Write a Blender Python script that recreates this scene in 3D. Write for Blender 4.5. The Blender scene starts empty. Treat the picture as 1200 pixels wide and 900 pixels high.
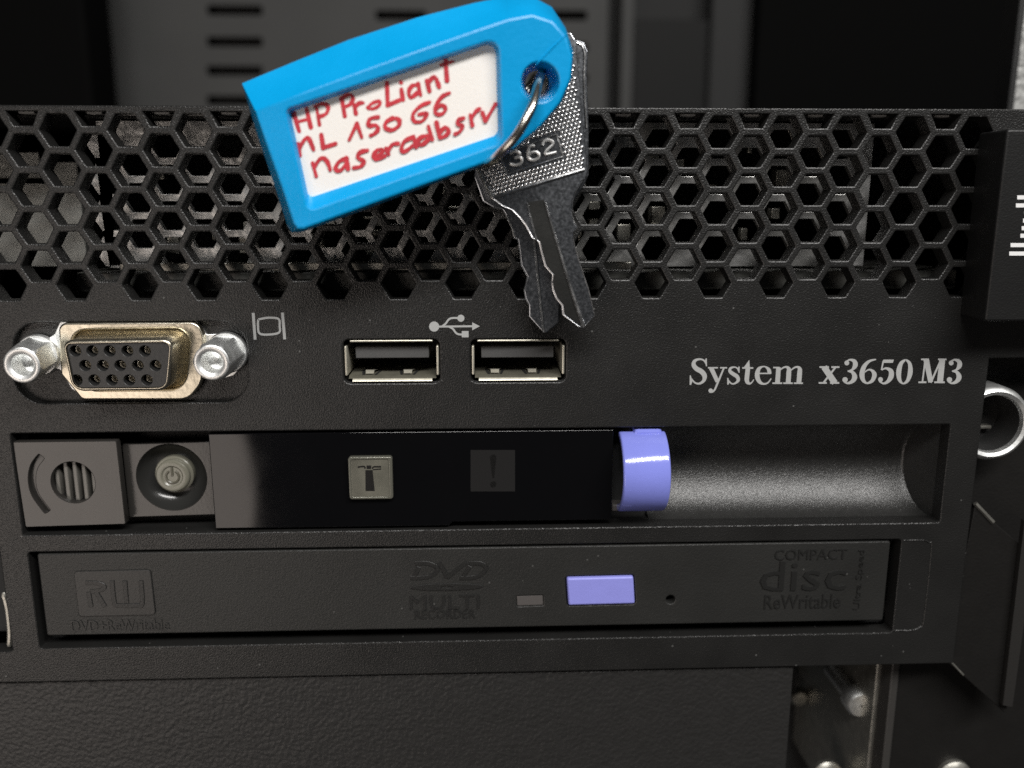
import bpy, bmesh, math, random
from mathutils import Vector, Matrix
from mathutils.geometry import tessellate_polygon
random.seed(7)
S = bpy.context.scene
COL = S.collection
MM = 0.001
R = math.radians

# ------------------------------------------------------------------ camera
PITCH, YAW, DIST, FPX = R(12.0), R(2.19), 119.0, 1000.0
FWD = Vector((math.sin(YAW)*math.cos(PITCH), math.cos(YAW)*math.cos(PITCH), -math.sin(PITCH)))
RGT = Vector((math.cos(YAW), -math.sin(YAW), 0.0))
UPV = RGT.cross(FWD)
CAM = -DIST*FWD                       # millimetres; bezel front is the plane y = 0, x right, z up
cd = bpy.data.cameras.new('camera')
cam = bpy.data.objects.new('camera', cd)
COL.objects.link(cam)
cam.matrix_world = Matrix((( RGT.x, UPV.x, -FWD.x, CAM.x*MM),
                           ( RGT.y, UPV.y, -FWD.y, CAM.y*MM),
                           ( RGT.z, UPV.z, -FWD.z, CAM.z*MM),
                           (0, 0, 0, 1)))
cd.sensor_width = 36.0
cd.lens = 30.0
cd.clip_start = 0.002
cd.clip_end = 50.0
cd.dof.use_dof = True
cd.dof.focus_distance = 0.1165
cd.dof.aperture_fstop = 16.0
S.camera = cam

# ------------------------------------------------------------------ world, lamps, exposure
W = bpy.data.worlds.new('World')
S.world = W
W.use_nodes = True
W.node_tree.nodes['Background'].inputs[0].default_value = (0.95, 0.97, 1.0, 1)
W.node_tree.nodes['Background'].inputs[1].default_value = 0.022

def area(name, loc, target, sx, sy, watts, color, shape='RECTANGLE'):
    ld = bpy.data.lights.new(name, 'AREA')
    ld.shape = shape
    ld.size, ld.size_y = sx, sy
    ld.energy = watts
    ld.color = color
    o = bpy.data.objects.new(name, ld)
    COL.objects.link(o)
    o.location = loc
    o.rotation_euler = (Vector(target) - Vector(loc)).to_track_quat('-Z', 'Y').to_euler()
    return o
# fluorescent ceiling fitting above and in front of the rack
area('ceiling_lamp', (0.22, -0.66, 0.68), (0, 0, 0), 1.0, 0.15, 14.5, (1.0, 0.98, 0.95))
# added warm fill imitating a lit room wall at the left, mirrored in the gloss
area('lit_wall_fill', (-0.462, -0.60, -0.22), (-0.462, 0, -0.22), 0.52, 0.46, 1.5, (1.0, 0.88, 0.79), 'ELLIPSE')

S.render.engine = 'CYCLES'
S.view_settings.view_transform = 'Standard'
S.view_settings.look = 'None'
S.view_settings.exposure = 0.0
S.view_settings.gamma = 1.0
S.cycles.max_bounces = 8
S.cycles.sample_clamp_indirect = 4.0
S.cycles.caustics_reflective = False
S.cycles.caustics_refractive = False
S.cycles.use_denoising = False

# ------------------------------------------------------------------ helpers
def ray(px, py):
    return FWD + RGT*((px-600)/FPX) + UPV*((450-py)/FPX)
def P(px, py, y=0.0):
    """photograph pixel (1200 x 900) -> (x, z) in mm on the upright plane at depth y"""
    d = ray(px, py)
    t = (y - CAM.y)/d.y
    q = CAM + d*t
    return (q.x, q.z)
def PP(pts, y=0.0):
    return [P(a, b, y) for a, b in pts]
def onplane(px, py, p0, n):
    d = ray(px, py)
    t = (p0 - CAM).dot(n)/d.dot(n)
    return CAM + d*t

def circ(cx, cz, r, n=24, a0=0.0, rz=None):
    rz = r if rz is None else rz
    return [(cx + r*math.cos(a0 + 2*math.pi*k/n), cz + rz*math.sin(a0 + 2*math.pi*k/n)) for k in range(n)]
def rect(x0, z0, x1, z1):
    return [(x0, z0), (x1, z0), (x1, z1), (x0, z1)]
def sarea(p):
    return 0.5*sum(p[i][0]*p[(i+1) % len(p)][1] - p[(i+1) % len(p)][0]*p[i][1] for i in range(len(p)))
def ccw(p):
    return list(p) if sarea(p) > 0 else list(reversed(p))
def rounded(p, r, n=4):
    p = ccw(p)
    rs = r if isinstance(r, (list, tuple)) else [r]*len(p)
    out = []
    for i in range(len(p)):
        a, b, c = Vector(p[i-1]), Vector(p[i]), Vector(p[(i+1) % len(p)])
        u, v = (a-b), (c-b)
        lu, lv = u.length, v.length
        u.normalize(); v.normalize()
        ang = math.acos(max(-1, min(1, u.dot(v))))
        if rs[i] <= 0 or ang > 3.1:
            out.append((b.x, b.y)); continue
        t = min(rs[i]/math.tan(ang/2), 0.49*lu, 0.49*lv)
        rr = t*math.tan(ang/2)
        bis = (u+v).normalized()
        cen = b + bis*(rr/math.sin(ang/2))
        s0, s1 = b + u*t - cen, b + v*t - cen
        a0, a1 = math.atan2(s0.y, s0.x), math.atan2(s1.y, s1.x)
        da = (a1-a0+math.pi) % (2*math.pi) - math.pi
        for k in range(n+1):
            w = a0 + da*k/n
            out.append((cen.x + rr*math.cos(w), cen.y + rr*math.sin(w)))
    return out
def inset(p, d):
    """move a closed ccw outline inwards by d (outwards when negative)"""
    n = len(p)
    out = []
    for i in range(n):
        a, b, c = Vector(p[i-1]), Vector(p[i]), Vector(p[(i+1) % n])
        e1, e2 = (b-a), (c-b)
        if e1.length < 1e-9 or e2.length < 1e-9:
            e1 = e1 if e1.length > 1e-9 else e2
            e2 = e2 if e2.length > 1e-9 else e1
        e1 = e1.normalized(); e2 = e2.normalized()
        n1, n2 = Vector((-e1.y, e1.x)), Vector((-e2.y, e2.x))
        m = n1+n2
        k = max(0.35, m.length_squared/2)
        q = b + m*(d/k)
        out.append((q.x, q.y))
    return out
def smooth_path(pts, n=6, closed=False):
    """Catmull-Rom through points of any dimension"""
    out = []
    m = len(pts)
    rng = range(m) if closed else range(m-1)
    for i in rng:
        if closed:
            p0, p1, p2, p3 = pts[i-1], pts[i], pts[(i+1) % m], pts[(i+2) % m]
        else:
            p0, p1, p2, p3 = pts[max(i-1, 0)], pts[i], pts[i+1], pts[min(i+2, m-1)]
        for k in range(n):
            t = k/n
            out.append(tuple(0.5*((2*b) + (-a+c)*t + (2*a-5*b+4*c-d)*t*t + (-a+3*b-3*c+d)*t**3)
                             for a, b, c, d in zip(p0, p1, p2, p3)))
    if not closed:
        out.append(tuple(pts[-1]))
    return out

class MB:
    """collects geometry in millimetres and links it as one mesh object in metres"""
    def __init__(s):
        s.v = []; s.f = []; s.flat = set()
    def add(s, co, faces):
        b = len(s.v)
        s.v += [tuple(c) for c in co]
        s.f += [tuple(b+i for i in f) for f in faces]
        return s
    def loft(s, loops, closed=True, cap0=False, cap1=False):
        n = len(loops[0])
        co = [c for l in loops for c in l]
        fs = []
        for k in range(len(loops)-1):
            for i in range(n if closed else n-1):
                j = (i+1) % n
                fs.append((k*n+i, k*n+j, (k+1)*n+j, (k+1)*n+i))
        if cap0: fs.append(tuple(range(n)))
        if cap1: fs.append(tuple((len(loops)-1)*n+i for i in range(n)))
        return s.add(co, fs)
    def cap(s, loops3d, flat):
        """fill between an outline and its holes; flat gives the same loops in 2D"""
        tris = tessellate_polygon([[Vector((a, b, 0)) for a, b in l] for l in flat])
        s.flat.update(range(len(s.f), len(s.f)+len(tris)))
        return s.add([c for l in loops3d for c in l], tris)
    def plate(s, outline, holes=(), y0=0.0, y1=1.0, b=0.15, back=False, to3=None, steps=2):
        """upright plate: front at y0, back at y1, rounded front edges of radius b"""
        to3 = to3 or (lambda p, y: (p[0], y, p[1]))
        fl, f3 = [], []
        for k, l in enumerate([outline]+list(holes)):
            l = ccw(l)
            sg = 1 if k == 0 else -1
            rings = []
            for q in range(steps+1):
                w = q/steps*math.pi/2 if b > 0 else math.pi/2
                d = b*(1-math.sin(w)); dy = b*(1-math.cos(w))
                rings.append([to3(p, y0+dy) for p in (inset(l, sg*d) if d > 1e-6 else l)])
                if b <= 0: break
            if b > 0:
                fl.append(inset(l, sg*b))
            else:
                fl.append(l)
            f3.append(rings[0])
            rings.append([to3(p, y1) for p in l])
            s.loft(rings)
        s.cap(f3, fl)
        if back:
            ls = [ccw(l) for l in [outline]+list(holes)]
            s.cap([[to3(p, y1) for p in l] for l in ls], ls)
        return s
    def box(s, x0, x1, y0, y1, z0, z1, b=0.1):
        b = min(b, 0.45*min(abs(x1-x0), abs(z1-z0), abs(y1-y0)))
        return s.plate(rounded(rect(x0, z0, x1, z1), b, 2), (), y0, y1, b, back=True)
    def lathe(s, prof, cx, cz, n=32, axis_y=True, cap0=False, cap1=False, a0=0.0):
        """profile of (radius, y) turned about an axis along y through (cx, cz)"""
        return s.loft([[(x, y, z) for x, z in circ(cx, cz, max(r, 1e-4), n, a0)] for r, y in prof], True, cap0, cap1)
    def tube(s, path, r, n=10, closed=False):
        pts = [Vector(p) for p in path]
        m = len(pts)
        loops = []
        ref = Vector((0.31, 0.87, 0.12))
        for i in range(m):
            if closed: t = pts[(i+1) % m]-pts[i-1]
            else: t = pts[min(i+1, m-1)]-pts[max(i-1, 0)]
            t.normalize()
            a = (ref - t*ref.dot(t)).normalized()
            ref = a
            bb = t.cross(a)
            rr = r[i] if isinstance(r, (list, tuple)) else r
            loops.append([pts[i] + (a*math.cos(2*math.pi*k/n) + bb*math.sin(2*math.pi*k/n))*rr for k in range(n)])
        if closed: loops.append(loops[0])
        return s.loft(loops, True, not closed, not closed)
    def ribbon(s, pts, to3):
        """flat stroke through (x, y, width) points with round ends; to3 maps 2D to space"""
        pr = pts
        m = len(pr)
        L, Rr = [], []
        for i in range(m):
            a, c = pr[max(i-1, 0)], pr[min(i+1, m-1)]
            t = Vector((c[0]-a[0], c[1]-a[1]))
            if t.length < 1e-9: t = Vector((1, 0))
            t.normalize()
            w = pr[i][2]/2
            L.append((pr[i][0]-t.y*w, pr[i][1]+t.x*w)); Rr.append((pr[i][0]+t.y*w, pr[i][1]-t.x*w))
        co = [to3(*p) for p in L] + [to3(*p) for p in Rr]
        s.add(co, [(i, i+1, m+i+1, m+i) for i in range(m-1)])
        return s
    def poly(s, pts, to3):
        return s.cap([[to3(*p) for p in pts]], [pts])
    def disc(s, x, y, r, to3, n=14):
        return s.add([to3(x + r*math.cos(2*math.pi*k/n), y + r*math.sin(2*math.pi*k/n)) for k in range(n)], [tuple(range(n))])
    def build(s, name, mat, parent=None, smooth=40, weld=True, **props):
        me = bpy.data.meshes.new(name)
        bm = bmesh.new()
        vs = [bm.verts.new((x*MM, y*MM, z*MM)) for x, y, z in s.v]
        lay = bm.faces.layers.int.new('cap_face')
        for k, f in enumerate(s.f):
            if len(set(f)) < 3: continue
            try:
                nf = bm.faces.new([vs[i] for i in f])
                nf[lay] = 1 if k in s.flat else 0
            except ValueError: pass
        if weld:
            bmesh.ops.remove_doubles(bm, verts=bm.verts[:], dist=2e-7)
        bmesh.ops.recalc_face_normals(bm, faces=bm.faces[:])
        flat_ = [bool(f[lay]) for f in bm.faces]
        bm.to_mesh(me); bm.free()
        if smooth:
            me.shade_smooth()
            me.set_sharp_from_angle(angle=R(smooth))
            me.polygons.foreach_set('use_smooth', [not q for q in flat_])
        if 'cap_face' in me.attributes: me.attributes.remove(me.attributes['cap_face'])
        me.materials.append(mat)
        o = bpy.data.objects.new(name, me)
        COL.objects.link(o)
        o.parent = parent
        for k, v in props.items(): o[k] = v
        return o

def thing(name, label, cat, group=None):
    o = bpy.data.objects.new(name, None)
    o.empty_display_size = 0.005
    COL.objects.link(o)
    o['label'] = label; o['category'] = cat
    if group: o['group'] = group
    return o
def clone(src, name, dx, dz, parent, dy=0.0):
    o = src.copy(); COL.objects.link(o); o.parent = parent
    o.location = (dx*MM, dy*MM, dz*MM)
    return o

# ------------------------------------------------------------------ materials
def mat(name, color, rough=0.5, metal=0.0, bump=0.0, scale=3000.0, var=0.0, vscale=400.0, rvar=0.0, spec=0.5, coat=0.0, grain=None, specks=0.0):
    m = bpy.data.materials.new(name); m.use_nodes = True
    nt = m.node_tree; b = nt.nodes['Principled BSDF']
    b.inputs['Base Color'].default_value = (*color, 1)
    b.inputs['Roughness'].default_value = rough
    b.inputs['Metallic'].default_value = metal
    b.inputs['Specular IOR Level'].default_value = spec
    b.inputs['Coat Weight'].default_value = coat
    tc = nt.nodes.new('ShaderNodeTexCoord')
    vec = tc.outputs['Object']
    if grain:
        mp = nt.nodes.new('ShaderNodeMapping'); mp.inputs['Scale'].default_value = grain
        nt.links.new(vec, mp.inputs[0]); vec = mp.outputs[0]
    if bump:
        n = nt.nodes.new('ShaderNodeTexNoise')
        n.inputs['Scale'].default_value = scale; n.inputs['Detail'].default_value = 1.5
        nt.links.new(vec, n.inputs['Vector'])
        bp = nt.nodes.new('ShaderNodeBump'); bp.inputs['Strength'].default_value = bump
        bp.inputs['Distance'].default_value = 0.5/scale
        nt.links.new(n.outputs[0], bp.inputs['Height']); nt.links.new(bp.outputs[0], b.inputs['Normal'])
    if var or rvar:
        n2 = nt.nodes.new('ShaderNodeTexNoise')
        n2.inputs['Scale'].default_value = vscale; n2.inputs['Detail'].default_value = 5.0
        nt.links.new(vec, n2.inputs['Vector'])
        if var:
            mx = nt.nodes.new('ShaderNodeMix'); mx.data_type = 'RGBA'
            mx.inputs[6].default_value = tuple(c*(1-var) for c in color)+(1,)
            mx.inputs[7].default_value = tuple(min(1, c*(1+var)) for c in color)+(1,)
            nt.links.new(n2.outputs[0], mx.inputs[0])
            out = mx.outputs[2]
            if specks:   # dust: sparse pale specks
                vo = nt.nodes.new('ShaderNodeTexVoronoi'); vo.inputs['Scale'].default_value = 620.0
                nt.links.new(tc.outputs['Object'], vo.inputs['Vector'])
                lt = nt.nodes.new('ShaderNodeMath'); lt.operation = 'LESS_THAN'; lt.inputs[1].default_value = 0.085
                nt.links.new(vo.outputs['Distance'], lt.inputs[0])
                g2 = nt.nodes.new('ShaderNodeMath'); g2.operation = 'GREATER_THAN'; g2.inputs[1].default_value = 0.80
                sp = nt.nodes.new('ShaderNodeSeparateColor')
                nt.links.new(vo.outputs['Color'], sp.inputs[0]); nt.links.new(sp.outputs[0], g2.inputs[0])
                mu = nt.nodes.new('ShaderNodeMath'); mu.operation = 'MULTIPLY'
                nt.links.new(lt.outputs[0], mu.inputs[0]); nt.links.new(g2.outputs[0], mu.inputs[1])
                mu2 = nt.nodes.new('ShaderNodeMath'); mu2.operation = 'MULTIPLY'; mu2.inputs[1].default_value = specks
                nt.links.new(mu.outputs[0], mu2.inputs[0])
                m2 = nt.nodes.new('ShaderNodeMix'); m2.data_type = 'RGBA'
                m2.inputs[7].default_value = (0.35, 0.35, 0.34, 1)
                nt.links.new(mu2.outputs[0], m2.inputs[0]); nt.links.new(out, m2.inputs[6])
                out = m2.outputs[2]
            nt.links.new(out, b.inputs['Base Color'])
        if rvar:
            mr = nt.nodes.new('ShaderNodeMapRange')
            mr.inputs[3].default_value = max(0.02, rough-rvar); mr.inputs[4].default_value = min(1, rough+rvar)
            nt.links.new(n2.outputs[0], mr.inputs[0]); nt.links.new(mr.outputs[0], b.inputs['Roughness'])
    return m
M = {}
M['bezel'] = mat('black_textured_plastic', (0.0125, 0.0123, 0.0119), 0.37, bump=0.75, scale=4600, var=0.35, vscale=120, rvar=0.05, specks=0.22)
M['fascia'] = mat('drive_fascia_plastic', (0.017, 0.017, 0.016), 0.47, bump=0.45, scale=4400, var=0.25, vscale=90, rvar=0.06, specks=0.15)
M['leather'] = mat('leather_grained_plastic', (0.018, 0.0175, 0.017), 0.46, bump=0.45, scale=1500, var=0.2, vscale=500)
M['black'] = mat('dark_plastic', (0.010, 0.010, 0.010), 0.5, bump=0.3, scale=3000, var=0.2)
M['void'] = mat('unlit_interior_sheet', (0.012, 0.012, 0.012), 0.7, var=0.2)
M['satin'] = mat('satin_grey_plastic', (0.028, 0.026, 0.024), 0.22, bump=0.06, scale=2500, var=0.12, rvar=0.06, vscale=250)
M['gloss'] = mat('gloss_black_panel', (0.003, 0.003, 0.0035), 0.06, spec=0.42, bump=0.0, rvar=0.035, vscale=180, var=0.1)
M['galv'] = mat('galvanised_steel', (0.42, 0.41, 0.37), 0.42, 0.9, bump=0.15, scale=1500, var=0.2, vscale=500, rvar=0.1)
M['steel'] = mat('bright_zinc', (0.95, 0.96, 0.95), 0.46, 1.0, bump=0.08, scale=1500, rvar=0.1, vscale=600)
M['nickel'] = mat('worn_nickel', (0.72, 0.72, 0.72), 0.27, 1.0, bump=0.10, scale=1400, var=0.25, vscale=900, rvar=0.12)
M['keydark'] = mat('dark_reflection_nickel', (0.34, 0.355, 0.38), 0.27, 1.0, bump=0.05, scale=3000, var=0.30, vscale=2600, rvar=0.10)  # nickel with the dark surroundings it mirrors put into its colour
M['gold'] = mat('pale_brass_plating', (0.62, 0.57, 0.46), 0.30, 1.0, bump=0.08, scale=1200, var=0.15, vscale=300, rvar=0.08)
M['usbmetal'] = mat('usb_shell_nickel', (0.66, 0.63, 0.53), 0.45, 0.75, bump=0.1, scale=1500, var=0.25, vscale=700)
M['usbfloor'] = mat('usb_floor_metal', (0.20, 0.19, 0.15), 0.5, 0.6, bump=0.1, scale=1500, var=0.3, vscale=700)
M['contact'] = mat('contact_metal', (0.80, 0.77, 0.70), 0.34, 1.0)
M['tongue'] = mat('usb_tongue_plastic', (0.075, 0.075, 0.075), 0.4, bump=0.1)
M['insert'] = mat('connector_insulator', (0.022, 0.022, 0.022), 0.42, bump=0.1, scale=2500)
M['print'] = mat('grey_print', (0.37, 0.375, 0.37), 0.6, var=0.12, vscale=3000)
M['print2'] = mat('white_print', (0.78, 0.78, 0.78), 0.6)
M['dimprint'] = mat('dim_grey_print', (0.017, 0.0165, 0.0165), 0.2)
M['blackprint'] = mat('black_print', (0.004, 0.004, 0.004), 0.35)
M['periwinkle'] = mat('periwinkle_plastic', (0.215, 0.245, 0.70), 0.13, bump=0.04, scale=1500, var=0.05)
M['peributton'] = mat('periwinkle_button_plastic', (0.26, 0.27, 0.70), 0.42, bump=0.08, scale=2500, var=0.06)
M['indicator'] = mat('smoked_lens', (0.085, 0.078, 0.075), 0.35)
M['lens'] = mat('milky_button_plastic', (0.30, 0.29, 0.235), 0.28, var=0.1)
M['bowl'] = mat('button_well_plastic', (0.022, 0.022, 0.021), 0.2, bump=0.05)
M['tag'] = mat('cyan_tag_plastic', (0.0, 0.335, 0.72), 0.36, bump=0.10, scale=1800, var=0.10, vscale=160, rvar=0.12)
M['paper'] = mat('white_paper', (0.91, 0.875, 0.83), 0.75, bump=0.1, scale=3000, var=0.02)
M['ink'] = mat('red_ink', (0.56, 0.035, 0.05), 0.6, var=0.45, vscale=1300)
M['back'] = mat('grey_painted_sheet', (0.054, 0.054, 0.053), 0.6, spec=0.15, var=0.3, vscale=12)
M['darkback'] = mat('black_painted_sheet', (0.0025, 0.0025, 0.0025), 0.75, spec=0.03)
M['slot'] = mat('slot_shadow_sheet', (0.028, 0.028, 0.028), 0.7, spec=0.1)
M['rack'] = mat('rack_black_paint', (0.009, 0.0085, 0.008), 0.5, spec=0.25, bump=0.25, scale=2500, var=0.2)

# ================================================================== THE SERVER
server = thing('rack_server', 'black rack server front with honeycomb grille, ports and optical drive', 'server')
XL = -88.0                                              # the front goes on past the left of the picture
ZT, ZB, XR = 36.95, -44.3, 67.7
HP = 4.98                                               # honeycomb pitch
HX = HP*math.sqrt(3)/2
def hexagon(cx, cz, a=2.02):
    r = a/math.cos(math.pi/6)
    return [(cx + r*math.cos(math.pi/3*k), cz + r*math.sin(math.pi/3*k)) for k in range(6)]
hexes = []
for k in range(-28, 8):
    cx = 36.4 + k*HX
    if k % 2 == 0:
        rows = [33.9-HP*j for j in range(5)]
    else:
        rows = [31.42-HP*j for j in range(4)]
        hexes.append(([(cx-2.02, 36.25), (cx-1.17, 34.42), (cx+1.17, 34.42), (cx+2.02, 36.25)], cx, 35))
    for z in rows:
        hexes.append((rounded(hexagon(cx, z), 0.18, 2), cx, z))
hexes = [h for h in hexes if -86 < h[1] < 64.5]
# openings below the grille
vga_open = rounded(PP([(14, 378), (289, 376), (291, 471), (17, 473)]), 3.7, 6)
usb_open = [rounded(rect(-23.25, 0.25, -9.95, 6.4), 0.9, 4), rounded(rect(-5.75, 0.25, 7.5, 6.35), 0.9, 4)]
rec_open = rounded(rect(-69.25, -21.35, 63.05, -6.45), 0.25, 3)
drv_open = rounded(rect(-68.9, -38.9, 57.6, -23.95), [0.4, 0.4, 0.4, 0.4], 3)
bay_open = rounded(rect(-86, -39.3, -72.9, -12.0), 0.5, 3)
outline = [(XL, ZB), (XR, ZB), (XR, 3.2), (86, 3.2), (86, ZT), (XL, ZT)]
bz = MB()
bz.plate(outline, [h[0] for h in hexes] + [vga_open] + usb_open + [rec_open, drv_open, bay_open], 0.0, 2.6, 0.2)
bezel = bz.build('bezel', M['bezel'], server)
# engraved outline running on round the right end of the drive opening
gro = MB()
gx0, gx1, gz0, gz1 = 57.9, 62.3, -38.6, -24.1
path = [(gx0, gz1), (gx1-1.6, gz1), (gx1-0.5, gz1-0.4), (gx1, gz1-1.6), (gx1, gz0+1.8), (gx1-0.5, gz0+0.5), (gx1-1.8, gz0), (gx0, gz0)]
gro.tube([(x, -0.01, z) for x, z in smooth_path(path, 4)], 0.11, 6)
gro.build('drive_border', M['bezel'], bezel)
# small clips hooked over the top rim, one over each cut-off cell
tab0 = None
for h in hexes:
    if h[2] == 35:
        if tab0 is None:
            tab0 = MB().box(-1.0, 1.0, 1.2, 3.0, 36.0, 36.8, 0.08).build('clip', mat('clip_plastic', (0.24, 0.24, 0.235), 0.45), server)
            tab0.location = (h[1]*MM, 0, 0)
        else:
            clone(tab0, 'clip', h[1], 0, server)
# chassis behind the bezel
ch = MB()
for x0, x1, y0, y1, z0, z1 in [(-90, 86, 45, 46, -44, 36.9), (-90, 66, 2.7, 45, -44.2, -43.4), (-90, 86, 2.7, 45, 36.0, 36.9),
                               (66.2, 67.0, 2.7, 45, -43.3, 3.0), (-90, -89, 2.7, 45, -43.3, 35.9), (66.2, 86, 8, 45, 3.4, 4.2), (85, 86, 2.7, 45, 4.3, 35.9)]:
    ch.box(x0, x1, y0, y1, z0, z1, 0.05)
ch.build('chassis', M['void'], server)
shelf = MB().box(-60, 64, 4.2, 30, 12.6, 15.3, 0.2)
shelf.build('inner_shelf', mat('inner_shelf_sheet', (0.05, 0.05, 0.045), 0.5, bump=0.3, scale=900, var=0.4, vscale=300), server)
MB().box(-54, 17, 4.0, 4.6, 15.5, 16.6, 0.15).build('inner_rail', M['galv'], server)
# inner perforated sheet
inner = []
for k in range(-24, 14):
    cx = 38.6 + k*HX
    for j in range(5):
        z = (32.9 if k % 2 == 0 else 32.9-HP/2) - HP*j
        if z > 17.6: inner.append(hexagon(cx, z, 1.98))
im = MB().plate(rect(-57, 15.6, 52, 35.8), [h for h in inner if -56 < h[0][0] and h[0][0] < 50], 8.0, 9.0, 0.1)
im.build('inner_grille', mat('stained_steel', (0.9, 0.88, 0.8), 0.36, 0.75, bump=0.2, scale=900, var=0.55, vscale=130, rvar=0.16), server)
# random bright chunks added to give glints behind the perforated sheet
glints_ = MB()
rnd = random.Random(3)
for k in range(46):
    x = rnd.uniform(-52, 50); z = rnd.uniform(16.5, 32); w = rnd.uniform(0.4, 2.2); h_ = rnd.uniform(0.4, 2.6)
    y = rnd.uniform(10.2, 14.0)
    glints_.box(x, x+w, y, y+rnd.uniform(0.5, 3), z, z+h_, 0.12)
glints_.build('glint_chunk', mat('glint_metal', (0.65, 0.63, 0.56), 0.4, 0.8, var=0.4, vscale=200), server, kind='stuff')
# pale metal bracket seen through the grille at the left
lb = MB()
lb.box(-88, -66.4, 13, 14, 15.5, 27.5, 0.1)
lb.box(-66.0, -61.8, 12, 14, 15.5, 30.5, 0.2)
lb.box(-88, -68.5, 15, 16, 28.2, 32.0, 0.2)
lb.build('inner_bracket', mat('pale_bracket', (0.46, 0.46, 0.43), 0.5, 0.3, bump=0.2, scale=700, var=0.15), server)

# ---------------------------------------------------------------- printed marks
class Ink:
    def __init__(s, scale, ox, oy, y=0.0):
        s.m = MB(); s.sc, s.ox, s.oy, s.k, s.y = scale, ox, oy, 0, y
    def to3(s):
        s.k += 1
        yy = s.y - 0.012 - 0.0012*s.k
        def f(a, b):
            x, z = P(s.ox + a/s.sc, s.oy + b/s.sc, s.y)
            return (x, yy, z)
        return f
    def st(s, pts, n=6):
        if len(pts) > 2: pts = smooth_path(pts, n)
        s.m.ribbon(pts, s.to3()); return s
    def bar(s, x0, y0, x1, y1): s.m.poly([(x0, y0), (x1, y0), (x1, y1), (x0, y1)], s.to3()); return s
    def poly(s, *p): s.m.poly(list(p), s.to3()); return s
    def dot(s, x, y, r): s.m.disc(x, y, r, s.to3()); return s
    def build(s, name, mt, parent, **k): return s.m.build(name, mt, parent, smooth=0, weld=False, **k)

A = Ink(7.5, 800, 405)
A.st([(204, 160, 10), (186, 130, 14), (150, 119, 16), (108, 133, 27), (96, 168, 38), (120, 202, 42), (165, 228, 44), (192, 265, 42), (184, 308, 28), (148, 333, 18), (108, 326, 14), (76, 290, 12)])
A.poly((212, 112), (202, 112), (196, 132), (204, 182), (214, 182)).poly((62, 262), (72, 262), (84, 318), (74, 345), (61, 345))
A.st([(250, 196, 40), (306, 318, 34)]).st([(362, 196, 15), (300, 345, 17), (278, 392, 15), (256, 408, 14), (240, 404, 12)]).dot(246, 396, 20)
A.bar(222, 188, 310, 201).bar(328, 188, 390, 201)
A.st([(492, 228, 8), (478, 198, 12), (450, 189, 13), (420, 200, 22), (416, 226, 30), (445, 250, 34), (478, 272, 34), (488, 304, 28), (462, 330, 16), (430, 334, 13), (398, 300, 10)])
A.poly((500, 184), (490, 184), (484, 200), (492, 238), (500, 238)).poly((391, 284), (400, 284), (412, 322), (403, 342), (391, 342))
A.st([(573, 195, 40), (562, 300, 40)]).st([(562, 296, 40), (570, 322, 34), (590, 333, 18), (608, 322, 11), (625, 298, 8)]).poly((532, 197), (585, 125), (590, 197)).bar(523, 189, 620, 203)
A.bar(655, 238, 776, 250)
A.st([(764, 248, 34), (756, 212, 32), (732, 189, 16), (705, 184, 12), (668, 206, 32), (654, 262, 42), (672, 314, 34), (708, 336, 18), (748, 326, 13), (778, 288, 9)])
A.st([(842, 190, 40), (832, 336, 42)]).bar(795, 186, 850, 199).bar(788, 323, 874, 337)
A.st([(846, 222, 10), (882, 194, 14), (912, 188, 20), (932, 206, 36), (932, 240, 42), (926, 336, 42)]).bar(884, 323, 966, 337)
A.st([(944, 222, 10), (980, 194, 14), (1010, 188, 20), (1028, 206, 36), (1027, 240, 42), (1020, 336, 42)]).bar(976, 323, 1056, 337)
A.k = 0
B_ = Ink(1200/190, 950, 405)
B_.m = A.m; B_.k = 40
B_.st([(98, 158, 46), (178, 276, 46)]).st([(184, 158, 14), (92, 276, 14)])
B_.bar(64, 152, 134, 165).bar(152, 152, 212, 165).bar(58, 269, 118, 282).bar(142, 269, 210, 282)
for dx in (0, 772):
    B_.dot(266+dx, 128, 18)
    B_.st([(260+dx, 118, 10), (290+dx, 104, 14), (322+dx, 116, 30), (328+dx, 146, 36), (305+dx, 178, 16), (272+dx, 188, 9)])
    B_.st([(272+dx, 188, 9), (308+dx, 197, 24), (324+dx, 232, 38), (306+dx, 264, 28), (270+dx, 278, 14), (244+dx, 264, 12)]).dot(253+dx, 252, 20)
B_.st([(482, 101, 9), (430, 116, 20), (392, 158, 32), (378, 214, 38), (388, 256, 28), (416, 277, 14), (454, 258, 26), (470, 214, 34), (452, 184, 20), (426, 178, 11), (398, 196, 9)])
B_.poly((536, 103), (614, 103), (606, 127), (530, 127)).st([(536, 112, 12), (522, 180, 11)])
B_.st([(522, 180, 9), (556, 167, 16), (592, 188, 34), (592, 230, 38), (566, 267, 24), (535, 279, 14), (506, 262, 12)]).dot(515, 250, 18)
B_.st([(702, 103, 12), (668, 130, 28), (650, 190, 38), (655, 250, 28), (682, 280, 12), (716, 256, 26), (735, 195, 36), (730, 132, 26), (702, 103, 12)])
B_.st([(846, 100, 12), (824, 275, 12)]).st([(852, 98, 42), (886, 270, 36)]).st([(964, 100, 14), (886, 274, 14)]).st([(972, 98, 44), (954, 276, 44)])
B_.bar(815, 95, 872, 107).bar(940, 95, 1003, 107).bar(795, 264, 854, 277).bar(912, 264, 990, 277)
A.build('lettering', M['print'], bezel)
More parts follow.
